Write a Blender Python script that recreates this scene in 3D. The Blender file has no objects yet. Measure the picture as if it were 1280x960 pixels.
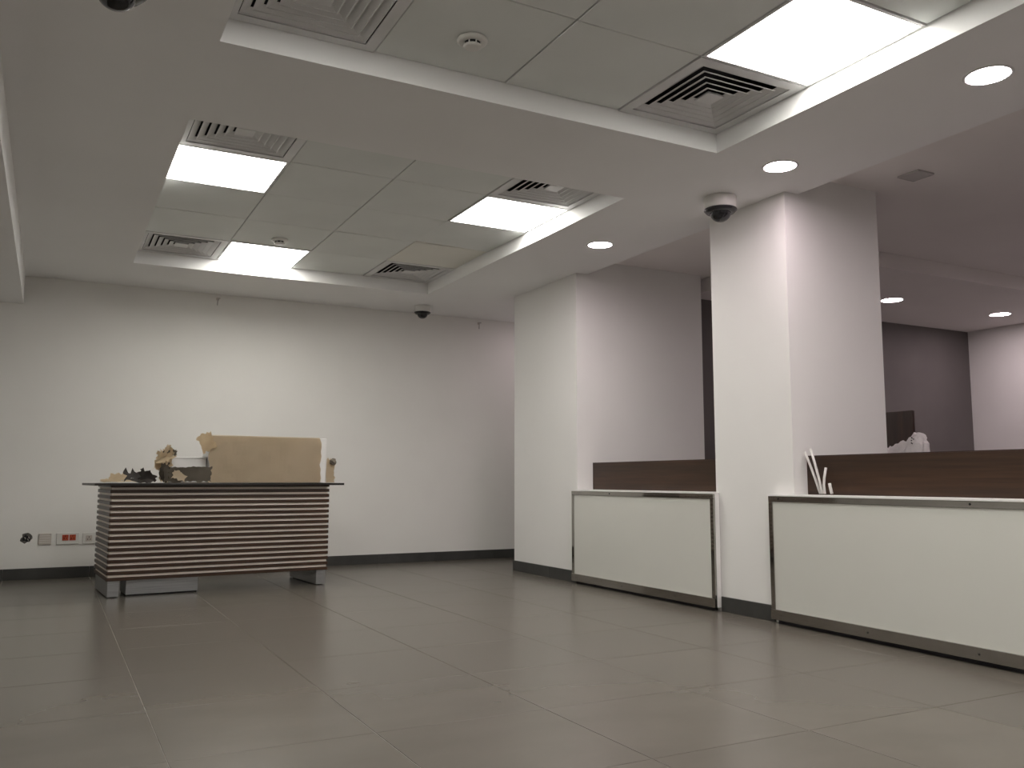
import bpy, bmesh, math, random
from mathutils import Vector, Matrix, noise

# ------------------------------------------------------------------ camera, world, exposure
scene = bpy.context.scene
col = scene.collection
cam_d = bpy.data.cameras.new('camera')
cam = bpy.data.objects.new('camera', cam_d)
col.objects.link(cam)
cam_d.sensor_fit = 'HORIZONTAL'
cam_d.sensor_width = 36.0
cam_d.lens = 1090.87 / 1280 * 36.0
cam_d.clip_start = 0.05
_r = Vector((0.88428393, -0.4669486, 0.00096358)); _u = Vector((-0.05184713, -0.0961343, 0.99401714)); _f = Vector((0.46406228, 0.87904334, 0.10921996))
M = Matrix.Identity(4)
for i in range(3):
    M[i][0] = _r[i]; M[i][1] = _u[i]; M[i][2] = -_f[i]
M.translation = (0, 0, 0.7853)
cam.matrix_world = M
scene.camera = cam

world = bpy.data.worlds.new('world')
scene.world = world
world.use_nodes = True
world.node_tree.nodes['Background'].inputs[0].default_value = (0.02, 0.02, 0.022, 1)
world.node_tree.nodes['Background'].inputs[1].default_value = 1.0

vs = scene.view_settings
vs.view_transform = 'Standard'
vs.look = 'None'
vs.gamma = 1.0
vs.use_curve_mapping = False
vs.exposure = 0.06
PANEL_LIGHT = ((1.0, 0.975, 0.905), 16.3)       # square ceiling lights
DOWN_LIGHT = ((1.0, 0.83, 0.87), 92.0)        # round downlights

# ------------------------------------------------------------------ measures (metres)
HC, HT, HH, HL = 2.426, 2.527, 2.545, 2.196      # soffit, tile ceiling, ceiling behind the counter, left beam
TX0, TX1 = 0.485, 2.898                          # trays
T2Y0, T2Y1 = 4.081, 7.095
T1Y1 = 3.278; T1Y0 = T1Y1 - 3.014
P = 0.603                                        # ceiling module
YB = 7.973
XL, XW = -0.25, -1.5                             # left beam face, left wall
XP, XS = 3.635, 3.72                             # pillar face, edge of the soffit
YA0, YA1 = 6.838, 5.793
YB0, YB1 = 4.194, 3.555
XA1, XB1 = 4.904, 4.400
YF, XR = 6.12, 8.97                              # far wall and right wall behind the counter
YS = -3.0                                        # wall behind the viewer
HBASE = 0.088

# ------------------------------------------------------------------ helpers
def tag(o, label=None, cat=None, group=None, kind=None):
    if label: o['label'] = label
    if cat: o['category'] = cat
    if group: o['group'] = group
    if kind: o['kind'] = kind
    return o

def empty(name, loc=(0, 0, 0), rz=0.0):
    o = bpy.data.objects.new(name, None)
    o.empty_display_size = 0.1
    col.objects.link(o)
    o.location = loc; o.rotation_euler = (0, 0, rz)
    return o

def obj(name, bm, mat, parent=None, smooth=False, loc=None):
    me = bpy.data.meshes.new(name)
    bmesh.ops.recalc_face_normals(bm, faces=bm.faces[:])
    bm.to_mesh(me); bm.free()
    if smooth:
        for p in me.polygons: p.use_smooth = True
    me.materials.append(mat)
    o = bpy.data.objects.new(name, me)
    col.objects.link(o)
    if parent: o.parent = parent
    if loc: o.location = loc
    return o

def box(bm, x0, x1, y0, y1, z0, z1, bev=0.0):
    vs_ = [bm.verts.new((x, y, z)) for z in (z0, z1) for y in (y0, y1) for x in (x0, x1)]
    fs = []
    for q in ((0, 2, 3, 1), (4, 5, 7, 6), (0, 1, 5, 4), (2, 6, 7, 3), (0, 4, 6, 2), (1, 3, 7, 5)):
        fs.append(bm.faces.new([vs_[i] for i in q]))
    if bev > 0:
        es = list({e for f in fs for e in f.edges})
        bmesh.ops.bevel(bm, geom=es, offset=bev, segments=1, affect='EDGES')
    return bm

def B(*a, bev=0.0):
    return box(bmesh.new(), *a, bev=bev)

def lathe(bm, prof, n=32, c=(0, 0, 0), close=True):
    rings = []
    for r, z in prof:
        if r < 1e-6:
            rings.append([bm.verts.new((c[0], c[1], c[2] + z))])
        else:
            rings.append([bm.verts.new((c[0] + r * math.cos(2 * math.pi * k / n), c[1] + r * math.sin(2 * math.pi * k / n), c[2] + z)) for k in range(n)])
    for a, b in zip(rings, rings[1:]):
        for k in range(n):
            if len(a) == 1 and len(b) == 1: continue
            if len(a) == 1: bm.faces.new((a[0], b[k], b[(k + 1) % n]))
            elif len(b) == 1: bm.faces.new((a[k], b[0], a[(k + 1) % n]))
            else: bm.faces.new((a[k], b[k], b[(k + 1) % n], a[(k + 1) % n]))
    return bm

def tube(bm, pts, r, n=12, inner=None):
    pts = [Vector(p) for p in pts]
    def rings(rad):
        out = []
        for i, p in enumerate(pts):
            t = (pts[min(i + 1, len(pts) - 1)] - pts[max(i - 1, 0)]).normalized()
            a = t.orthogonal().normalized() if i == 0 else out[-1][1] - out[-1][1].dot(t) * t
            a.normalize(); b = t.cross(a)
            out.append(([bm.verts.new(p + rad * (math.cos(2 * math.pi * k / n) * a + math.sin(2 * math.pi * k / n) * b)) for k in range(n)], a))
        return [o[0] for o in out]
    R_ = rings(r)
    for a, b in zip(R_, R_[1:]):
        for k in range(n): bm.faces.new((a[k], a[(k + 1) % n], b[(k + 1) % n], b[k]))
    if inner:
        I_ = rings(inner)
        for a, b in zip(I_, I_[1:]):
            for k in range(n): bm.faces.new((a[k], b[k], b[(k + 1) % n], a[(k + 1) % n]))
        for e in (0, -1):
            for k in range(n): bm.faces.new((R_[e][k], R_[e][(k + 1) % n], I_[e][(k + 1) % n], I_[e][k]))
    else:
        bm.faces.new(R_[0]); bm.faces.new(R_[-1])
    return bm

# ------------------------------------------------------------------ materials
def new_mat(name):
    m = bpy.data.materials.new(name); m.use_nodes = True
    nt = m.node_tree
    return m, nt, nt.nodes['Principled BSDF']

def ramp_noise(nt, scale, c0, c1, detail=4, lo=0.35, hi=0.65, vec=None, rough=0.5):
    n = nt.nodes.new('ShaderNodeTexNoise'); n.inputs['Scale'].default_value = scale; n.inputs['Detail'].default_value = detail
    n.inputs['Roughness'].default_value = rough
    if vec is not None: nt.links.new(vec, n.inputs['Vector'])
    r = nt.nodes.new('ShaderNodeValToRGB')
    r.color_ramp.elements[0].position = lo; r.color_ramp.elements[1].position = hi
    r.color_ramp.elements[0].color = (*c0, 1); r.color_ramp.elements[1].color = (*c1, 1)
    nt.links.new(n.outputs['Fac'], r.inputs['Fac'])
    return r.outputs['Color'], n.outputs['Fac']

def coords(nt, scale=(1, 1, 1), kind='Object'):
    tc = nt.nodes.new('ShaderNodeTexCoord'); mp = nt.nodes.new('ShaderNodeMapping')
    mp.inputs['Scale'].default_value = scale
    nt.links.new(tc.outputs[kind], mp.inputs['Vector'])
    return mp.outputs['Vector']

def noisy(name, c0, c1, scale=3, rough=0.6, metal=0.0, bump=0.0, bscale=60, stretch=(1, 1, 1), spec=0.5, coat=0.0, lo=0.35, hi=0.65):
    m, nt, b = new_mat(name)
    v = coords(nt, stretch)
    c, f = ramp_noise(nt, scale, c0, c1, vec=v, lo=lo, hi=hi)
    nt.links.new(c, b.inputs['Base Color'])
    b.inputs['Roughness'].default_value = rough
    b.inputs['Metallic'].default_value = metal
    b.inputs['Specular IOR Level'].default_value = spec
    b.inputs['Coat Weight'].default_value = coat
    if bump:
        n2 = nt.nodes.new('ShaderNodeTexNoise'); n2.inputs['Scale'].default_value = bscale; n2.inputs['Detail'].default_value = 3
        nt.links.new(v, n2.inputs['Vector'])
        bp = nt.nodes.new('ShaderNodeBump'); bp.inputs['Strength'].default_value = bump; bp.inputs['Distance'].default_value = 0.004
        nt.links.new(n2.outputs['Fac'], bp.inputs['Height']); nt.links.new(bp.outputs['Normal'], b.inputs['Normal'])
    return m

MT = {}
MT['wall'] = noisy('wall_paint', (0.80, 0.79, 0.765), (0.835, 0.825, 0.80), 1.2, 0.75, bump=0.08, bscale=90, spec=0.25)
MT['pillar'] = noisy('pillar_paint', (0.82, 0.812, 0.795), (0.85, 0.842, 0.825), 1.2, 0.6, bump=0.06, bscale=90, spec=0.3)
MT['soffit'] = noisy('soffit_paint', (0.845, 0.842, 0.84), (0.875, 0.872, 0.87), 1.0, 0.8, bump=0.05, bscale=70, spec=0.2)
MT['tile'] = noisy('ceiling_tile_lacquer', (0.75, 0.775, 0.755), (0.79, 0.815, 0.795), 2.0, 0.6, spec=0.3)
MT['tile_beige'] = noisy('ceiling_tile_beige', (0.78, 0.775, 0.715), (0.82, 0.81, 0.75), 2.0, 0.6, spec=0.3)
MT['grid'] = noisy('grid_metal', (0.55, 0.55, 0.53), (0.62, 0.62, 0.60), 5.0, 0.5)
MT['white_metal'] = noisy('white_coated_metal', (0.66, 0.66, 0.66), (0.72, 0.72, 0.72), 4.0, 0.4)
MT['plenum'] = noisy('plenum_dark', (0.03, 0.03, 0.034), (0.05, 0.05, 0.055), 8.0, 0.9)
MT['grout'] = noisy('grout', (0.15, 0.137, 0.118), (0.42, 0.39, 0.35), 1.6, 0.9)
MT['base'] = noisy('skirting_tile_dark', (0.040, 0.040, 0.038), (0.055, 0.055, 0.052), 6.0, 0.45)
MT['chrome'] = noisy('polished_steel', (0.38, 0.365, 0.34), (0.44, 0.425, 0.40), 3.0, 0.06, metal=1.0)
MT['steel'] = noisy('brushed_steel', (0.36, 0.37, 0.38), (0.46, 0.47, 0.48), 6.0, 0.35, metal=0.9, stretch=(1, 1, 30))
MT['glass_white'] = noisy('back_painted_glass', (0.66, 0.66, 0.615), (0.68, 0.68, 0.635), 1.0, 0.12, spec=0.5)
MT['lam_white'] = noisy('white_laminate', (0.82, 0.81, 0.80), (0.86, 0.85, 0.84), 2.0, 0.4)
MT['cream'] = noisy('cream_laminate', (0.86, 0.78, 0.69), (0.90, 0.83, 0.75), 3.0, 0.5)
MT['black'] = noisy('black_plastic', (0.012, 0.012, 0.014), (0.02, 0.02, 0.022), 6.0, 0.25)
MT['dome'] = noisy('smoked_dome', (0.008, 0.008, 0.01), (0.016, 0.016, 0.018), 6.0, 0.06)
MT['plastic'] = noisy('white_plastic', (0.68, 0.67, 0.64), (0.74, 0.73, 0.70), 5.0, 0.35)
MT['plate'] = noisy('beige_plastic', (0.52, 0.47, 0.43), (0.58, 0.53, 0.48), 9.0, 0.45)
MT['red'] = noisy('red_plastic', (0.40, 0.05, 0.02), (0.55, 0.09, 0.035), 30.0, 0.4)
MT['card'] = noisy('cardboard', (0.70, 0.585, 0.42), (0.76, 0.64, 0.475), 2.5, 0.85, bump=0.1, bscale=40, spec=0.2)
MT['paper'] = noisy('kraft_paper', (0.66, 0.53, 0.36), (0.80, 0.68, 0.50), 8.0, 0.85, bump=0.2, bscale=30, spec=0.2)
MT['card_dark'] = noisy('dark_cardboard', (0.13, 0.112, 0.088), (0.21, 0.185, 0.15), 6.0, 0.8, bump=0.2, bscale=30, spec=0.2)
MT['card_black'] = noisy('dark_wrapping', (0.035, 0.028, 0.024), (0.07, 0.058, 0.05), 9.0, 0.7, bump=0.2, bscale=30)
MT['bag'] = noisy('white_bag_film', (0.74, 0.71, 0.71), (0.84, 0.81, 0.81), 12.0, 0.35, bump=0.3, bscale=25)
MT['hole'] = noisy('broken_plaster', (0.05, 0.045, 0.04), (0.14, 0.13, 0.12), 40.0, 0.9, bump=0.4, bscale=60)
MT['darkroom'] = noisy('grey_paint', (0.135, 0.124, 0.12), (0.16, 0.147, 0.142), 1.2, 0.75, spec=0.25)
MT['screed_bounce'] = noisy('bounce_screed', (0.235, 0.222, 0.21), (0.275, 0.26, 0.246), 3.0, 0.7)  # unseen staff floor, kept pale to bounce light onto its ceiling
MT['panel_grey'] = noisy('panel_grey', (0.50, 0.48, 0.47), (0.54, 0.52, 0.51), 4.0, 0.6)
MT['ceil_back'] = noisy('back_ceiling_paint', (0.80, 0.77, 0.75), (0.84, 0.81, 0.79), 1.0, 0.8, spec=0.2)

def wood(name, c0, c1, rough, axis):
    m, nt, b = new_mat(name)
    st = [60, 60, 60]; st[axis] = 2.2
    c, f = ramp_noise(nt, 1.0, c0, c1, detail=6, lo=0.3, hi=0.7, vec=coords(nt, st))
    n2 = nt.nodes.new('ShaderNodeTexNoise'); n2.inputs['Scale'].default_value = 1.0
    st2 = [9, 9, 9]; st2[axis] = 0.5
    nt.links.new(coords(nt, st2), n2.inputs['Vector'])
    mx = nt.nodes.new('ShaderNodeMix'); mx.data_type = 'RGBA'; mx.blend_type = 'MULTIPLY'; mx.inputs[0].default_value = 0.8
    r2 = nt.nodes.new('ShaderNodeValToRGB'); r2.color_ramp.elements[0].position = 0.35; r2.color_ramp.elements[1].position = 0.65
    r2.color_ramp.elements[0].color = (0.6, 0.6, 0.6, 1); r2.color_ramp.elements[1].color = (1.15, 1.1, 1.05, 1)
    nt.links.new(n2.outputs['Fac'], r2.inputs['Fac'])
    nt.links.new(c, mx.inputs[6]); nt.links.new(r2.outputs['Color'], mx.inputs[7])
    nt.links.new(mx.outputs[2], b.inputs['Base Color'])
    b.inputs['Roughness'].default_value = rough
    return m
MT['walnut'] = wood('walnut_veneer', (0.032, 0.016, 0.009), (0.064, 0.032, 0.017), 0.35, 1)
MT['slat'] = wood('dark_slat_wood', (0.030, 0.014, 0.007), (0.062, 0.030, 0.015), 0.38, 0)
MT['top'] = wood('dark_desktop', (0.010, 0.008, 0.007), (0.020, 0.015, 0.012), 0.4, 0)
MT['wenge'] = wood('wenge', (0.022, 0.010, 0.008), (0.045, 0.020, 0.015), 0.4, 2)

def floor_mat():
    m, nt, b = new_mat('porcelain_floor_tile')
    v = coords(nt, (1, 1, 1), 'Object')
    oi = nt.nodes.new('ShaderNodeObjectInfo')
    add = nt.nodes.new('ShaderNodeVectorMath'); add.operation = 'ADD'
    sc_ = nt.nodes.new('ShaderNodeVectorMath'); sc_.operation = 'SCALE'; sc_.inputs[3].default_value = 50
    nt.links.new(oi.outputs['Random'], sc_.inputs[0])
    nt.links.new(v, add.inputs[0]); nt.links.new(sc_.outputs[0], add.inputs[1])
    mp = nt.nodes.new('ShaderNodeMapping'); mp.inputs['Scale'].default_value = (1.0, 1.7, 1)
    nt.links.new(add.outputs[0], mp.inputs['Vector'])
    c, f = ramp_noise(nt, 2.2, (0.116, 0.104, 0.087), (0.138, 0.124, 0.104), detail=3, lo=0.2, hi=0.8, vec=mp.outputs['Vector'], rough=0.5)
    mx = nt.nodes.new('ShaderNodeMix'); mx.data_type = 'RGBA'; mx.blend_type = 'MULTIPLY'; mx.inputs[0].default_value = 1.0
    rr = nt.nodes.new('ShaderNodeMapRange'); rr.inputs[3].default_value = 0.97; rr.inputs[4].default_value = 1.03
    nt.links.new(oi.outputs['Random'], rr.inputs[0])
    nt.links.new(c, mx.inputs[6]); nt.links.new(rr.outputs[0], mx.inputs[7])
    nt.links.new(mx.outputs[2], b.inputs['Base Color'])
    r2 = nt.nodes.new('ShaderNodeMapRange'); r2.inputs[3].default_value = 0.255; r2.inputs[4].default_value = 0.27
    nt.links.new(f, r2.inputs[0]); nt.links.new(r2.outputs[0], b.inputs['Roughness'])
    b.inputs['Specular IOR Level'].default_value = 0.5
    return m
MT['floor'] = floor_mat()

def emit(name, c, s):
    m, nt, b = new_mat(name)
    b.inputs['Base Color'].default_value = (0.8, 0.8, 0.8, 1)
    b.inputs['Emission Color'].default_value = (*c, 1); b.inputs['Emission Strength'].default_value = s
    return m
MT['panel_glow'] = emit('panel_diffuser_lit', *PANEL_LIGHT)
MT['down_glow'] = emit('downlight_lens_lit', *DOWN_LIGHT)

# ------------------------------------------------------------------ the setting
def struct(name, bm, m, label, parent=None):
    o = obj(name, bm, m, parent)
    if not parent:
        tag(o, label, name.split('_')[0], None, 'structure')
    return o

# floor with single tiles
fl = struct('floor', B(XW - 0.1, XR + 0.1, YS - 0.1, YB + 0.1, -0.1, -0.0015), MT['grout'], 'grey-brown polished tile floor of the hall')
FT = 0.61
tb = bmesh.new(); box(tb, -FT / 2 + .0012, FT / 2 - .0012, -FT / 2 + .0012, FT / 2 - .0012, -0.0095, 0, bev=0.0006)
first = None
fx0, fy0 = 0.335 - 3 * FT, 2.09 - 7 * FT
n_t = 0
for i in range(11):
    for j in range(17):
        cx, cy = fx0 + (i + .5) * FT, fy0 + (j + .5) * FT
        if cx < XW + .1 or cy > YB - .05 or (cx > 3.95 and cy < YA0): continue
        if first is None:
            first = obj('floor_tile', tb, MT['floor'], fl, loc=(cx, cy, 0)); o = first
        else:
            o = first.copy(); col.objects.link(o); o.location = (cx, cy, 0)
        n_t += 1
# edge strips and the unseen floor behind the counter, paled for bounce light
obj('floor_screed', B(fx0 + 9 * FT, XR, YS, YF, -0.0095, -0.0005), MT['screed_bounce'], fl)

struct('wall_back', B(XW - .1, XA1 + .1, YB, YB + .15, -0.1, 2.7), MT['wall'], 'off-white plaster back wall behind the slatted desk')
struct('wall_left', B(XW - .15, XW, YS, YB, -0.1, 2.7), MT['wall'], 'off-white left wall below the ceiling beam')
struct('wall_front', B(XW - .15, XR + .15, YS - .15, YS, -0.1, 2.75), MT['wall'], 'off-white wall behind the viewer')
struct('wall_far', B(XA1 - 0.02, XR + .15, YF, YF + .15, -0.1, 2.75), MT['darkroom'], 'dark grey painted wall behind the counters')
struct('wall_right', B(XR, XR + .15, YS, YF, -0.1, 2.75), MT['wall'], 'pinkish white side wall behind the counters')
# pillars
bm = B(XP, XA1, YA1, YA0, -0.05, HH + .1); box(bm, XA1 - .12, XA1, YA0 - .01, YB, -0.05, HH + .1)
struct('wall_pillar_deep', bm, MT['pillar'], 'white plastered wall block at the far end of the counters')
struct('wall_pillar_middle', B(XP, XB1, YB1, YB0, -0.05, HH + .1), MT['pillar'], 'white square pillar between the two counters')
struct('wall_pillar_near', B(XP, XB1, 0.25, 0.90, -0.05, HH + .1), MT['pillar'], 'white square pillar at the near end of the long counter')

# ceiling: soffit boards around the two trays, tray tops, beam and raised ceiling behind the counter
bm = bmesh.new()
TOP = HT + .012
box(bm, XL, TX0, YS, YB, HC, TOP); box(bm, TX1, XS, YS, YB, HC, TOP)
box(bm, TX0, TX1, T2Y1, YB, HC, TOP); box(bm, TX0, TX1, T1Y1, T2Y0, HC, TOP); box(bm, TX0, TX1, YS, T1Y0, HC, TOP)
box(bm, XS, XA1, YA0 - .01, YB, HC, TOP)
bmesh.ops.remove_doubles(bm, verts=bm.verts[:], dist=1e-4)
ceil = struct('ceiling', bm, MT['soffit'], 'white plasterboard ceiling with two recessed tile trays')
obj('slab', B(XW - .1, XS, YS, YB, HT + .2, HT + .3), MT['plenum'], ceil)
obj('edge_trim', B(XS, XS + .02, YS, YA1, HC, HH + .02), MT['soffit'], ceil)
struct('ceiling_beam', B(XW - .1, XL, YS, YB, HL, 2.75), MT['soffit'], 'dropped white ceiling beam along the left wall')
bm = bmesh.new()
box(bm, XS + .02, XR + .1, YS, 4.51, HH, HH + .1)
box(bm, XS + .02, 5.0, 4.51, YF + .05, HH, HH + .1)
cb = struct('ceiling_behind_counter', bm, MT['ceil_back'], 'dim raised ceiling above the staff area behind the counters')
struct('ceiling_bulkhead', B(5.0, XR + .1, 4.51, YF + .05, HC, HH + .1), MT['ceil_back'], 'lowered ceiling strip with two downlights at the far wall')

# baseboards: single dark skirting tiles on a thin mortar bed
def skirting(name, label, a, b, nrm, step=0.61):
    a, b = Vector(a), Vector(b); L = (b - a).length; d = (b - a) / L; n = Vector(nrm)
    root = empty(name, (a.x, a.y, 0)); tag(root, label, 'baseboard', None, 'structure')
    s = 0.0
    while s < L - 1e-3:
        e = min(s + step, L)
        p, q = d * (s + .0008) + n * 0.0, d * (e - .0008) + n * .011
        obj('skirting_tile', B(min(p.x, q.x), max(p.x, q.x), min(p.y, q.y), max(p.y, q.y), 0.0005, HBASE, bev=0.0008), MT['base'], root)
        s = e
    return root
skirting('baseboard_back', 'dark grey tile skirting along the back wall', (XW, YB), (XA1 - .12, YB), (0, -1))
skirting('baseboard_left', 'dark grey tile skirting along the left wall', (XW, YB - .02), (XW, YS), (1, 0))
skirting('baseboard_pillar_deep', 'dark grey tile skirting on the far wall block', (XP, YA0), (XP, YA1 + .02), (-1, 0))
skirting('baseboard_pillar_return', 'dark grey tile skirting on the rear face of the far wall block', (XP - .011, YA0), (XA1 - .13, YA0), (0, 1))
skirting('baseboard_pillar_middle', 'dark grey tile skirting on the pillar between the counters', (XP, 4.160), (XP, 3.72), (-1, 0))

# ceiling tiles, grid bars
def cell(tray_y1, c, r):          # column c from the left, row r counted from the far end
    return TX0 + (c + .5) * P + .0005, tray_y1 - (r + .5) * P + .0005
lights = {(2, 0, 3), (2, 3, 3), (2, 1, 0), (1, 3, 1), (1, 0, 1), (1, 1, 4), (1, 2, 4)}
vents = {(2, 0, 4), (2, 3, 4), (2, 0, 0), (2, 3, 0), (1, 0, 0), (1, 3, 0)}
rnd = random.Random(4)
tile0 = None
for tr, ty in ((2, T2Y1), (1, T1Y1)):
    for r in range(5):
        for c in range(4):
            if (tr, c, r) in lights or (tr, c, r) in vents: continue
            x, y = cell(ty, c, r)
            if tile0 is None:
                h = P / 2 - .0028
                tile0 = obj('ceiling_tile', B(-h, h, -h, h, 0, 0.012, bev=0.002), MT['tile'], ceil); o = tile0
            else:
                o = tile0.copy(); col.objects.link(o)
            o.location = (x, y, HT + rnd.uniform(-.0015, .0015))
            o.rotation_euler = (rnd.uniform(-.004, .004), rnd.uniform(-.004, .004), 0)
            if (tr, c, r) == (2, 3, 1):
                o.data = o.data.copy(); o.data.materials[0] = MT['tile_beige']; o['label'] = 'beige ceiling tile'
            if (tr, c, r) == (2, 3, 2):
                o.rotation_euler = (0.010, 0.020, 0)
    for k in range(1, 4):
        obj('grid_bar', B(TX0 + k * P - .009, TX0 + k * P + .009, ty - 5 * P, ty, HT + .0125, HT + .03), MT['grid'], ceil)
    for k in range(1, 5):
        obj('grid_bar', B(TX0, TX1, ty - k * P - .009, ty - k * P + .009, HT + .0128, HT + .03), MT['grid'], ceil)

# ------------------------------------------------------------------ square ceiling lights
def ceiling_light(tr, c, r, label):
    x, y = cell(T2Y1 if tr == 2 else T1Y1, c, r)
    t = empty('ceiling_light', (x, y, HT)); tag(t, label, 'light', 'square recessed ceiling lights')
    h = P / 2 - .003; w = 0.014
    bm = bmesh.new()
    for a in ((-h, h, -h, -h + w), (-h, h, h - w, h), (-h, -h + w, -h + w, h - w), (h - w, h, -h + w, h - w)):
        box(bm, *a, -.004, .012)
    obj('frame', bm, MT['white_metal'], t)
    i = h - w
    obj('diffuser', B(-i, i, -i, i, 0.0, 0.006), MT['panel_glow'], t)
    bm = B(-i, i, -i, i, 0.0065, 0.06)
    obj('housing', bm, MT['white_metal'], t)
    return t
ceiling_light(2, 0, 3, 'lit square ceiling light at the left edge of the far ceiling tray')
ceiling_light(2, 3, 3, 'lit square ceiling light at the right edge of the far ceiling tray')
ceiling_light(2, 1, 0, 'lit square ceiling light nearest the back wall, above the slatted desk')
ceiling_light(1, 3, 1, 'large bright square ceiling light at the top right, in the near ceiling tray')
for c, r, w in ((0, 1, 'left side'), (1, 4, 'near end, left of two'), (2, 4, 'near end, right of two')):
    ceiling_light(1, c, r, 'square ceiling light above the viewer in the near tray, ' + w)

# ------------------------------------------------------------------ four-way air diffusers
def sq_ring(bm, prof):
    rings = [[bm.verts.new((sx * a, sy * a, z)) for sx, sy in ((-1, -1), (1, -1), (1, 1), (-1, 1))] for a, z in prof]
    n = len(rings)
    for i in range(n):
        a, b = rings[i], rings[(i + 1) % n]
        for k in range(4): bm.faces.new((a[k], a[(k + 1) % 4], b[(k + 1) % 4], b[k]))
    return bm
vent0 = None
def air_vent(tr, c, r, label):
    global vent0
    x, y = cell(T2Y1 if tr == 2 else T1Y1, c, r)
    h = P / 2 - .003
    if vent0 is None:
        t = vent0 = empty('air_diffuser', (x, y, HT))
        obj('frame', sq_ring(bmesh.new(), [(h, -.004), (h, .010), (.256, .010), (.250, -.004)]), MT['white_metal'], t)
        for k in range(5):
            a = .246 - .040 * k
            obj('vane', sq_ring(bmesh.new(), [(a, -.001), (a, .0012), (a - .033, .0165), (a - .035, .0165), (a - .0050, .0018), (a - .005, -.001)]), MT['white_metal'], t)
        bm = bmesh.new(); bm2 = sq_ring(bm, [(.046, -.001), (.046, .004), (.030, .02), (.0005, .02), (.0005, -.001)])
        obj('core_plate', bm2, MT['white_metal'], t)
        bm = bmesh.new()
        box(bm, -.27, .27, -.27, .27, .14, .15)
        for a in ((-.27, .27, -.27, -.26), (-.27, .27, .26, .27), (-.27, -.26, -.26, .26), (.26, .27, -.26, .26)): box(bm, *a, .0105, .14)
        obj('plenum_box', bm, MT['plenum'], t)
    else:
        t = vent0.copy(); col.objects.link(t); t.location = (x, y, HT)
        for ch in list(vent0.children):
            d = ch.copy(); col.objects.link(d); d.parent = t
    tag(t, label, 'air vent', 'square air diffusers in the ceiling trays')
air_vent(1, 3, 0, 'square louvred air vent with dark slots next to the large top-right light')
air_vent(1, 0, 0, 'square louvred air vent cut off by the top edge, near tray left corner')
air_vent(2, 0, 4, 'square louvred air vent at the near left corner of the far tray')
air_vent(2, 3, 4, 'square louvred air vent at the near right corner of the far tray')
air_vent(2, 0, 0, 'square louvred air vent at the far left corner, beside the light nearest the wall')
air_vent(2, 3, 0, 'square louvred air vent at the far right corner, beside the beige tile')

# ------------------------------------------------------------------ downlights
def downlight(x, y, label, z=HC, r=.085):
    t = empty('downlight', (x, y, z)); tag(t, label, 'light', 'round recessed downlights')
    obj('trim_ring', lathe(bmesh.new(), [(r - .004, .004), (r - .004, -.003), (r + .004, -.004), (r + .010, -.001), (r + .010, .004), (r - .004, .004)], 40), MT['white_metal'], t, True)
    obj('lens', lathe(bmesh.new(), [(0, -.002), (r - .0045, -.002), (r - .0045, .003), (0, .003)], 40), MT['down_glow'], t)
downlight(3.300, 2.099, 'lit round downlight largest and nearest, at the right edge of the photo')
downlight(3.318, 3.267, 'lit round downlight just in front of the middle pillar')
downlight(3.338, 5.002, 'lit round downlight above the short counter')
downlight(3.30, 0.60, 'round downlight above the near end of the long counter')
for x, y, w in ((8.28, 3.2, 'by the side wall'), (6.74, 2.9, 'in the middle of the staff area'), (5.5, 1.9, 'near the end of the long counter')):
    downlight(x, y, 'added round fill downlight over the staff area outside the photo, ' + w, z=HH, r=.095)  # unseen downlights added to brighten the staff area
downlight(4.45, 7.35, 'round downlight in the recess hidden behind the far wall block', r=.053)
downlight(6.745, 5.326, 'lit round downlight behind the counters, beside the middle pillar edge', r=.095)
downlight(8.284, 5.297, 'lit round downlight behind the counters, far right by the side wall', r=.095)

# ------------------------------------------------------------------ dome cameras
def dome_camera(x, y, s, label, rz=0.0):
    t = empty('dome_camera', (x, y, HC), rz); tag(t, label, 'security camera', 'dome security cameras on the ceiling')
    obj('mount', lathe(bmesh.new(), [(0, 0), (.092 * s, 0), (.095 * s, -.006 * s), (.093 * s, -.066 * s), (.088 * s, -.072 * s), (0, -.072 * s)], 40), MT['plastic'], t, True)
    obj('collar', lathe(bmesh.new(), [(0, -.072 * s), (.094 * s, -.072 * s), (.095 * s, -.078 * s), (.080 * s, -.094 * s), (.056 * s, -.096 * s), (0, -.096 * s)], 40), MT['black'], t, True)
    d = obj('dome', lathe(bmesh.new(), [(.060 * s, -.094 * s)] + [(.060 * s * math.cos(a), -.094 * s - .052 * s * math.sin(a)) for a in [math.pi / 2 * k / 8 for k in range(1, 9)]], 32), MT['dome'], t, True)
    bm = lathe(bmesh.new(), [(0, .028 * s), (.016 * s, .028 * s), (.018 * s, .020 * s), (.018 * s, 0), (0, 0)], 20)
    bmesh.ops.transform(bm, matrix=Matrix.Translation((-.030 * s, -.030 * s, -.112 * s)) @ Matrix.Rotation(math.radians(-45), 4, 'Z') @ Matrix.Rotation(math.radians(-65), 4, 'X'), verts=bm.verts[:])
    obj('lens', bm, MT['black'], t, True)
dome_camera(3.385, 3.81, 1.0, 'white and black dome camera at the top of the middle pillar')
dome_camera(3.060, 7.62, .82, 'small white and black dome camera near the back wall')
dome_camera(0.112, 2.93, 1.0, 'dark dome camera cut off by the top left edge of the photo')

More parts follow.
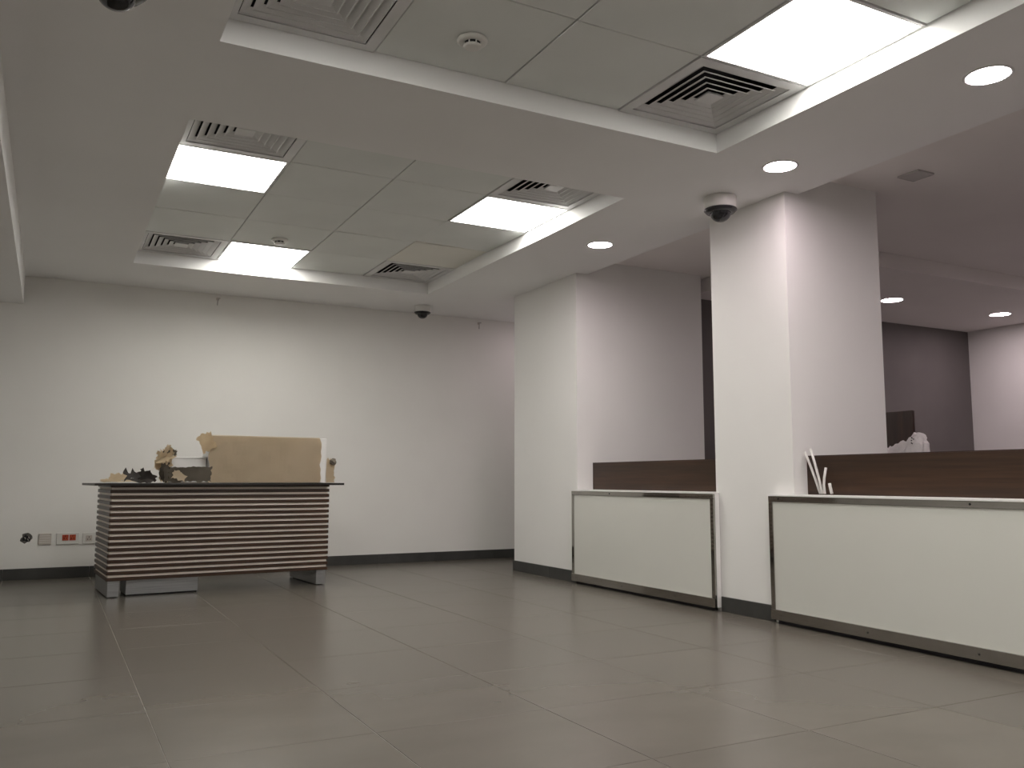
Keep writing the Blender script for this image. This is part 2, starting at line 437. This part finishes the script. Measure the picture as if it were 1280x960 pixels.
# smoke detectors in the tiles
def detector(x, y, label):
    t = empty('smoke_detector', (x, y, HT)); tag(t, label, 'smoke detector', 'smoke detectors in the ceiling trays')
    obj('base', lathe(bmesh.new(), [(0, 0), (.060, 0), (.062, -.004), (.060, -.012), (.050, -.015), (0, -.015)], 32), MT['plastic'], t, True)
    obj('sensor_cap', lathe(bmesh.new(), [(0, -.026), (.036, -.026), (.038, -.031), (.030, -.036), (0, -.038)], 28), MT['plastic'], t, True)
    obj('sensor_chamber', lathe(bmesh.new(), [(0, -.015), (.034, -.015), (.034, -.026), (0, -.026)], 24), MT['black'], t, True)
    for k in range(8):
        a = math.pi / 4 * k
        bm = B(-.002, .002, .033, .038, -.0285, -.0145)
        bmesh.ops.rotate(bm, verts=bm.verts[:], matrix=Matrix.Rotation(a, 3, 'Z'))
        obj('rib', bm, MT['plastic'], t)
detector(1.403, 6.290, 'small smoke detector beside the light nearest the back wall')
detector(1.401, 2.995, 'white smoke detector in the near tray at the top of the photo')

# access panel in the ceiling behind the counter
t = empty('access_panel', (4.352, 3.237, HH), 0); tag(t, 'small grey square panel on the ceiling behind the middle pillar', 'panel')
obj('plate', B(-.062, .062, -.062, .062, -.010, -.0005, bev=.002), MT['panel_grey'], t)
obj('rim', sq_ring(bmesh.new(), [(.062, -.012), (.070, -.010), (.070, -.0002), (.062, -.0002)]), MT['panel_grey'], t)

# ------------------------------------------------------------------ counters
def counter(name, label, xa, ya, xb, yb, ztop, carc, upper_bolts):
    """front from (xa, ya) far end to (xb, yb) near end; local +x runs along the front toward the viewer, local -y... outward"""
    d = Vector((xb - xa, yb - ya)); L = d.length
    rz = math.atan2(d.y, d.x)
    t = empty(name, (xa, ya, 0), rz); tag(t, label, 'counter', 'glass fronted service counters')
    # local frame: x along the front, +y points to the staff side
    zb = .022; W = .030; D = .050
    sgn = 1 if Vector((-math.sin(rz), math.cos(rz))).x > 0 else -1
    def LB(x0, x1, y0, y1, z0, z1, bev=0.0):
        a, b = sorted((sgn * y0, sgn * y1)); return B(x0, x1, a, b, z0, z1, bev=bev)
    obj('glass_panel', LB(W, L - W, .006, .018, zb + .055, ztop - .040), MT['glass_white'], t)
    obj('top_rail', LB(0, L, 0, .016, ztop - .040, ztop - .010, bev=.0015), MT['chrome'], t)
    br = obj('bottom_rail', LB(0, L, -.004, .016, zb, zb + .055, bev=.0015), MT['chrome'], t)
    for x in (0, L - W):
        obj('side_stile', LB(x, x + W, 0.0005, .016, zb + .055, ztop - .040, bev=.0015), MT['chrome'], t)
    obj('backing_board', LB(0.002, L - .002, .0185, D, zb, ztop - .0105), MT['lam_white'], t)
    obj('plinth', LB(.03, L - .03, .022, D - .004, .0005, zb), MT['plenum'], t)
    wt = obj('worktop', LB(0.0, L, -.002, D, ztop - .010, ztop, bev=.001), MT['lam_white'], t)
    c0, c1 = carc
    obj('carcass', LB(c0, c1, D + .0002, .30, .0005, ztop - .010), MT['lam_white'], t)
    obj('inner_worktop', LB(c0, c1, D + .0002, .30, ztop - .0099, ztop), MT['lam_white'], t)
    def bolt(x, z, y):
        bm = lathe(bmesh.new(), [(0, .003), (.004, .003), (.0055, 0), (0, 0)], 10)
        bmesh.ops.rotate(bm, verts=bm.verts[:], matrix=Matrix.Rotation(math.pi / 2 * sgn, 3, 'X'))
        bmesh.ops.translate(bm, verts=bm.verts[:], vec=(x, y * sgn, z))
        return bm
    k = 0
    x = .078
    while x < L:
        obj('bolt', bolt(x, zb + .027, -.004), MT['black'], br); x += .59
    for x in upper_bolts:
        obj('bolt', bolt(x, ztop - .024, 0), MT['black'], t)
    return t
counter('service_counter', 'short counter with white glass front in a steel frame, between wall block and middle pillar', 3.582, 5.800, 3.582, 4.165, .711, (.010, 1.603), (.52,))
counter('service_counter', 'long steel-framed counter with white glass front, running out at the right edge', 3.585, 3.705, 3.500, 0.92, .706, (.155, 2.775), (.08, 1.25))
t = empty('wood_upstand', (3.775, (YA1 + YB0) / 2, .711)); tag(t, 'dark walnut board standing on the short counter', 'board', 'walnut upstand boards on the counters')
hl = (YA1 - YB0) / 2 - .002
obj('board', B(0, .028, -hl, hl, .0005, .205, bev=.0015), MT['walnut'], t)
obj('top_edging', B(0, .028, -hl, hl, .2052, .209), MT['wenge'], t)
t = empty('wood_upstand', (3.735, (YB1 + .9) / 2, .706)); tag(t, 'long dark walnut board standing on the long counter beside white pipes', 'board', 'walnut upstand boards on the counters')
hl = (YB1 - .9) / 2 - .002
obj('board', B(0, .028, -hl, hl, .0005, .211, bev=.0015), MT['walnut'], t)
obj('top_edging', B(0, .028, -hl, hl, .2112, .215), MT['wenge'], t)

# white conduit pipes leaning on the counter
def pipe(pts, label, r=.0068):
    base = Vector(pts[0])
    bm = tube(bmesh.new(), [Vector(p) - base for p in pts], r, 14, inner=r * .72)
    o = obj('conduit_pipe', bm, MT['plastic'], None, True, loc=base)
    tag(o, label, 'pipe', 'white conduit pipes on the long counter')
pipe([(3.690, 3.422, .7135), (3.695, 3.457, .79), (3.698, 3.495, .87), (3.700, 3.530, .940)], 'white conduit pipe leaning furthest left, against the middle pillar')
pipe([(3.665, 3.384, .7135), (3.67, 3.408, .79), (3.675, 3.437, .87), (3.68, 3.470, .955)], 'second white conduit pipe from the left, leaning and tallest')
pipe([(3.640, 3.345, .7135), (3.643, 3.352, .76), (3.648, 3.352, .80), (3.655, 3.345, .852)], 'short slightly bent white conduit pipe standing third from the pillar')
pipe([(3.660, 3.316, .7145), (3.662, 3.323, .735), (3.664, 3.329, .750), (3.666, 3.334, .768)], 'stubby white conduit pipe offcut nearest the viewer', r=.008)

# ------------------------------------------------------------------ desk with screen and bag behind the long counter
t = empty('staff_desk', (4.90, 3.95, 0)); tag(t, 'dark brown wooden desk with upright screen behind the middle pillar', 'desk')
obj('worktop', B(-.45, .30, -.75, .75, .72, .75, bev=.002), MT['wenge'], t)
obj('end_panel', B(-.43, .28, -.74, -.715, .0005, .7195), MT['wenge'], t)
obj('end_panel', B(-.43, .28, .715, .74, .0005, .7195), MT['wenge'], t)
obj('screen', B(.200, .222, -.040, .75, .7505, 1.252, bev=.002), MT['wenge'], t)

def blob(name, mat, loc, size, seed, amp, freq, label, cat, sub=4, group=None, flat=0.0):
    bm = bmesh.new(); bmesh.ops.create_icosphere(bm, subdivisions=sub, radius=1.0)
    off = Vector((seed * 7.3, seed * 3.1, seed * 1.7))
    for v in bm.verts:
        n = v.co.normalized()
        k = 1 + amp * (abs(noise.noise(n * freq + off)) * 2 - .6) + amp * .5 * noise.noise(n * freq * 2.7 + off)
        v.co = Vector((n.x * size[0], n.y * size[1], n.z * size[2])) * k
    mz = min(v.co.z for v in bm.verts)
    for v in bm.verts:
        v.co.z -= mz
        if v.co.z < flat: v.co.z *= 0.1
    o = obj(name, bm, mat, None, False, loc=loc)
    return tag(o, label, cat, group)

bt = empty('plastic_bag', (4.92, 3.83, .7505)); tag(bt, 'crumpled white plastic bag lying behind the long counter', 'bag')
def bag_mesh():
    bm = bmesh.new(); bmesh.ops.create_icosphere(bm, subdivisions=4, radius=1.0)
    for v in bm.verts:
        n = v.co.normalized()
        k = 1 + .22 * (abs(noise.noise(n * 2.4 + Vector((3, 1, 7)))) - .25) + .10 * noise.noise(n * 7 + Vector((9, 2, 1)))
        v.co = Vector((n.x * .10, n.y * .155, n.z * .135)) * k
        # one end rises into a tied corner
        if v.co.y < -.04 and v.co.z > .02: v.co.z += .085 * min(1, (-.04 - v.co.y) / .05)
        if v.co.y > .12 and v.co.z > .02: v.co.z += .03
    mz = min(v.co.z for v in bm.verts)
    for v in bm.verts: v.co.z = (v.co.z - mz) if v.co.z - mz > .03 else (v.co.z - mz) * .15
    return bm
bag = obj('bag_body', bag_mesh(), MT['bag'], bt)
for dy, dz, w, a in ((.0, .0, .012, .9), (.004, -.017, .008, .4), (-.012, -.008, .007, 1.2), (.002, -.034, .013, .7)):   # dark printed marks, too blurred to read
    obj('print_mark', B(-.0012, .0012, -w / 2, w / 2, -.003, .003), MT['black'], bag, loc=(-.094, -.118 + dy, .302 + dz)).rotation_euler = (a, .3, .2)

# ------------------------------------------------------------------ slatted reception desk
AD = math.radians(4.0)
DX, DY = 0.372, 6.468
desk = empty('reception_desk', (DX, DY, 0), AD)
tag(desk, 'reception desk with dark wooden slats over cream panels and steel feet', 'desk')
DW, DD = 1.530, 0.66
obj('body', B(.010, DW - .010, .010, DD - .010, .112, .738), MT['cream'], desk)
bm0 = None
N = 17; z0 = .112; pitch = .0388
s0 = None
for k in range(N):
    if s0 is None:
        bm = bmesh.new()     # a slat band runs round front and both sides
        box(bm, 0, DW, 0, .0099, 0, .0228, bev=.0012)
        box(bm, 0, .0099, .0101, DD, 0, .0228, bev=.0012)
        box(bm, DW - .0099, DW, .0101, DD, 0, .0228, bev=.0012)
        s0 = obj('slat', bm, MT['slat'], desk, loc=(0, 0, z0)); o = s0
    else:
        o = s0.copy(); col.objects.link(o)
    o.location = (0, 0, z0 + k * pitch)
obj('desk_top', B(-.105, DW + .095, -.060, DD + .03, .7445, .7605, bev=.0012), MT['top'], desk)
obj('top_gap_shade', B(.03, DW - .03, .03, DD - .03, .738, .7444), MT['black'], desk)  # black filler puts the shade of the gap below the top into colour
for x in (0.010, DW - .085):
    lg = obj('leg', B(x, x + .072, .010, DD - .02, .006, .1118, bev=.002), MT['steel'], desk)
    for y in (.03, DD - .06):
        obj('foot_pad', lathe(bmesh.new(), [(0, .0005), (.018, .0005), (.018, .006), (0, .006)], 14, c=(x + .036, y, 0)), MT['black'], lg)
obj('toe_box', B(.130, .600, .050, .30, .012, .1115, bev=.002), MT['steel'], desk)
obj('toe_box_shadow', B(.135, .595, .060, .29, .0005, .0118), MT['black'], desk)  # black strip stands in for the shadow under the toe box
DT = .7605
def D(x, y, z=0.0):     # desk-top coordinates to world
    return Vector((DX + x * math.cos(AD) - y * math.sin(AD), DY + x * math.sin(AD) + y * math.cos(AD), DT + .0005 + z))

# torn sheets
def sheet(w, h, nx, ny, jag, fold, seed, curl=0.0, edges='lrtb', thick=.003):
    rg = random.Random(seed); bm = bmesh.new()
    jl = [rg.uniform(-1, 1) * jag for _ in range(ny + 1)]; jr = [rg.uniform(-1, 1) * jag for _ in range(ny + 1)]
    jt = [rg.uniform(-1, 1) * jag for _ in range(nx + 1)]; jb = [rg.uniform(-1, 1) * jag for _ in range(nx + 1)]
    off = Vector((seed * 3.3, seed * 1.9, 0))
    g = []
    for j in range(ny + 1):
        row = []
        for i in range(nx + 1):
            u, v = i / nx, j / ny
            x = u * w + ((1 - u) ** 3 * jl[j] if 'l' in edges else 0) + (u ** 3 * jr[j] if 'r' in edges else 0)
            z = v * h + ((1 - v) ** 3 * jb[i] if 'b' in edges else 0) + (v ** 3 * jt[i] if 't' in edges else 0)
            y = fold * noise.noise(Vector((x * 9, z * 9, 0)) + off) + curl * (u - .5) ** 2
            row.append(bm.verts.new((x, y, z)))
        g.append(row)
    for j in range(ny):
        for i in range(nx): bm.faces.new((g[j][i], g[j][i + 1], g[j + 1][i + 1], g[j + 1][i]))
    bmesh.ops.solidify(bm, geom=bm.faces[:], thickness=thick)
    return bm

# long white unit wrapped in cardboard
bx = empty('wrapped_carton', D(.655, .16), AD)
tag(bx, 'long white carton wrapped in torn brown cardboard lying on the slatted desk', 'box')
obj('white_box', B(.02, .905, .012, .24, 0, .345, bev=.003), MT['lam_white'], bx)
obj('cardboard_sleeve', sheet(.840, .340, 26, 10, .010, .006, 3, edges='lr', thick=.004), MT['card'], bx, loc=(.018, .006, .003))
obj('cardboard_lid', B(.035, .850, .012, .244, .3455, .3495), MT['card'], bx)
f1 = obj('torn_flap', sheet(.105, .13, 8, 7, .010, .014, 5), MT['paper'], bx, loc=(-.035, -.004, .215))
f1.rotation_euler = (math.radians(8), math.radians(-22), math.radians(-12))
f2 = obj('end_flap', sheet(.075, .185, 6, 10, .010, .010, 8, edges='rt'), MT['card'], bx, loc=(.906, .0, .003))
f2.rotation_euler = (0, 0, math.radians(12))
bm = bmesh.new(); bmesh.ops.create_icosphere(bm, subdivisions=3, radius=.026)
for v in bm.verts: v.co *= 1 + .35 * noise.noise(v.co * 60)
obj('curled_corner', bm, MT['card_dark'], bx, loc=(.958, -.004, .165))

wb = empty('white_carton', D(.405, .23), AD)
tag(wb, 'low white carton between the torn paper and the wrapped carton', 'box')
obj('carton_body', B(.02, .262, .01, .22, 0, .178, bev=.002), MT['lam_white'], wb)
obj('carton_lid', B(.016, .266, .006, .224, .1785, .187, bev=.001), MT['lam_white'], wb)

dc = empty('dark_carton', D(.335, .03), AD)
tag(dc, 'torn dark grey-brown cardboard tray in front of the white carton', 'box')
obj('front_sheet', sheet(.320, .105, 18, 8, .006, .010, 11, thick=.004), MT['card_dark'], dc, loc=(0.004, 0.006, .009))
s = obj('side_sheet', sheet(.075, .125, 8, 8, .012, .014, 12, thick=.004), MT['card_dark'], dc, loc=(-.012, .062, .012)); s.rotation_euler = (0, 0, math.radians(-50))
obj('tray_bottom', B(0.02, .31, .012, .062, 0, .006), MT['card_dark'], dc)
fl_ = obj('bent_flap', sheet(.10, .060, 8, 5, .010, .014, 17, thick=.004), MT['card'], dc, loc=(.05, -.008, .020)); fl_.rotation_euler = (math.radians(-14), math.radians(20), 0)

def settle(root, z):       # rest every sheet of a scrap on the desk top
    bpy.context.view_layer.update()
    for c in root.children:
        lo = min((c.matrix_world @ v.co).z for v in c.data.vertices)
        if lo < z: c.location.z += z - lo
settle(dc, DT + .0006)
def crumple(name, mat, loc, rz, parts, label, cat):
    t = empty(name, loc, rz); tag(t, label, cat, 'torn packing scraps on the desk')
    for nm, m, args, l, rot in parts:
        o = obj(nm, sheet(*args), m, t, loc=l); o.rotation_euler = tuple(math.radians(a) for a in rot)
    settle(t, DT + .0006)
    return t
crumple('torn_paper', MT['paper'], D(.285, .15), AD, [
    ('paper_fold', MT['paper'], (.13, .135, 9, 9, .016, .045, 21), (.0, .0, .100), (10, 14, 20)),
    ('paper_fold', MT['paper'], (.10, .10, 8, 8, .018, .045, 22), (.045, -.012, .125), (-14, -24, -30)),
    ('paper_strip', MT['card'], (.022, .125, 3, 8, .006, .03, 23), (.042, .0, .160), (5, 24, 0)),
    ('paper_strip', MT['card_dark'], (.10, .020, 8, 3, .006, .02, 24), (.055, -.01, .205), (0, -8, 0)),
    ('paper_curl', MT['card_dark'], (.035, .030, 5, 5, .008, .03, 25), (.115, -.015, .205), (20, 10, 30)),
    ('paper_tail', MT['card'], (.060, .125, 6, 9, .014, .035, 26), (.055, .01, .010), (0, -6, 15)),
], 'crumpled tan wrapping paper standing up left of the white carton', 'paper')
crumple('dark_wrapping', MT['card_black'], D(.105, .07), AD, [
    ('wrapping_fold', MT['card_black'], (.13, .075, 10, 6, .022, .05, 31), (.0, .0, .012), (-10, 0, 8)),
    ('wrapping_fold', MT['card_black'], (.10, .055, 8, 6, .018, .045, 32), (.085, .02, .010), (12, 0, -12)),
    ('wrapping_fold', MT['card_black'], (.18, .05, 10, 5, .012, .03, 33), (.0, -.03, .008), (-70, 0, 0)),
    ('wrapping_peak', MT['card_black'], (.04, .055, 5, 6, .014, .03, 34), (.075, .0, .045), (0, 14, 0)),
], 'crumpled dark brown wrapping heap on the desk, left of the dark tray', 'paper')
crumple('cardboard_scrap', MT['card'], D(-.030, .30), AD, [
    ('scrap_layer', MT['card'], (.25, .12, 10, 6, .010, .012, 41), (.0, -.06, .010), (-86, 0, 0)),
    ('scrap_layer', MT['paper'], (.125, .060, 8, 6, .012, .016, 42), (.065, .03, .012), (-20, 0, 4)),
    ('scrap_layer', MT['card'], (.10, .022, 8, 3, .006, .012, 43), (.0, -.02, .008), (-20, 0, 0)),
], 'flat tan cardboard scrap at the left end of the desk', 'cardboard')

# ------------------------------------------------------------------ wall plates and fittings on the back wall
def jag_disc(r, n, seed, z0, z1, jag=.25):
    rg = random.Random(seed); bm = bmesh.new(); a = []; b = []
    for k in range(n):
        q = r * (1 + rg.uniform(-jag, jag)); th = 2 * math.pi * k / n
        a.append(bm.verts.new((q * math.cos(th) * 1.05, z0, q * math.sin(th) * .95))); b.append(bm.verts.new((q * 1.12 * math.cos(th) * 1.05, z1, q * 1.12 * math.sin(th) * .95)))
    bm.faces.new(a); bm.faces.new(b)
    for k in range(n): bm.faces.new((a[k], b[k], b[(k + 1) % n], a[(k + 1) % n]))
    return bm
t = empty('open_wall_box', (-.130, YB, .322)); tag(t, 'dark open socket hole with wire ends, leftmost on the back wall', 'socket')
obj('broken_rim', jag_disc(.034, 14, 5, -.003, -.0004), MT['hole'], t)
obj('box_inside', jag_disc(.024, 10, 9, -.0045, -.0031), MT['black'], t)
for k, (x, z) in enumerate(((-.012, .008), (.008, -.004), (.014, .012))):
    obj('wire_end', tube(bmesh.new(), [(x, -.004, z), (x + .004, -.014, z - .004), (x + .006, -.020, z - .012)], .0025, 8), MT['plate'], t, True)

def plate(x, z, w, h, mat, label):
    t = empty('wall_socket', (x, YB, z)); tag(t, label, 'socket', 'wall plates on the back wall')
    obj('plate', B(-w / 2, w / 2, -.010, -.0003, -h / 2, h / 2, bev=.003), mat, t)
    return t
t = plate(0.000, .312, .092, .090, MT['plate'], 'square beige blank wall plate between the open hole and the red socket')
for k in range(4): obj('groove', B(-.038, .038, -.0112, -.0101, -.026 + k * .017, -.0235 + k * .017), MT['lam_white'], t)
for s_ in (-1, 1): obj('screw', lathe(bmesh.new(), [(0, .002), (.003, .002), (.004, 0), (0, 0)], 10), MT['steel'], t, loc=(s_ * .038, -.0102, .036)).rotation_euler = (math.pi / 2, 0, 0)
t = plate(.163, .313, .165, .092, MT['plastic'], 'wide white wall socket with two red modules beside the desk')
for x in (-.018, .034):
    m = obj('red_module', B(x - .023, x + .023, -.013, -.0101, -.016, .030, bev=.002), MT['red'], t)
    for dx, dz in ((0, .013), (-.009, -.006), (.009, -.006)):
        obj('pin_hole', B(x + dx - .003, x + dx + .003, -.0135, -.0131, dz + .003, dz + .011), MT['black'], m)
t = plate(.352, .311, .165, .090, MT['plastic'], 'white wall socket half hidden by the left end of the slatted desk')
for x in (-.035, .035):
    m = obj('socket_module', B(x - .023, x + .023, -.013, -.0101, -.023, .023, bev=.002), MT['plate'], t)
    for dx, dz in ((0, .010), (-.009, -.008), (.009, -.008)):
        obj('pin_hole', B(x + dx - .003, x + dx + .003, -.0135, -.0131, dz - .004, dz + .004), MT['black'], m)
def stub(x, z, label):
    t = empty('cable_stub', (x, YB, z)); tag(t, label, 'cable', 'cable stubs high on the back wall')
    obj('wall_grommet', B(-.012, .012, -.008, -.0003, -.004, .020, bev=.002), MT['plate'], t)
    obj('cable', tube(bmesh.new(), [(0, -.008, .008), (0, -.022, .004), (-.004, -.026, -.020), (-.006, -.026, -.052)], .005, 10), MT['panel_grey'], t, True)
    obj('plug', B(-.002, .018, -.034, -.020, .006, .016, bev=.002), MT['panel_grey'], t)
stub(1.248, 2.372, 'thin cable stub high on the back wall above the desk')
stub(3.820, 2.372, 'thin cable stub high on the back wall beside the wall block')
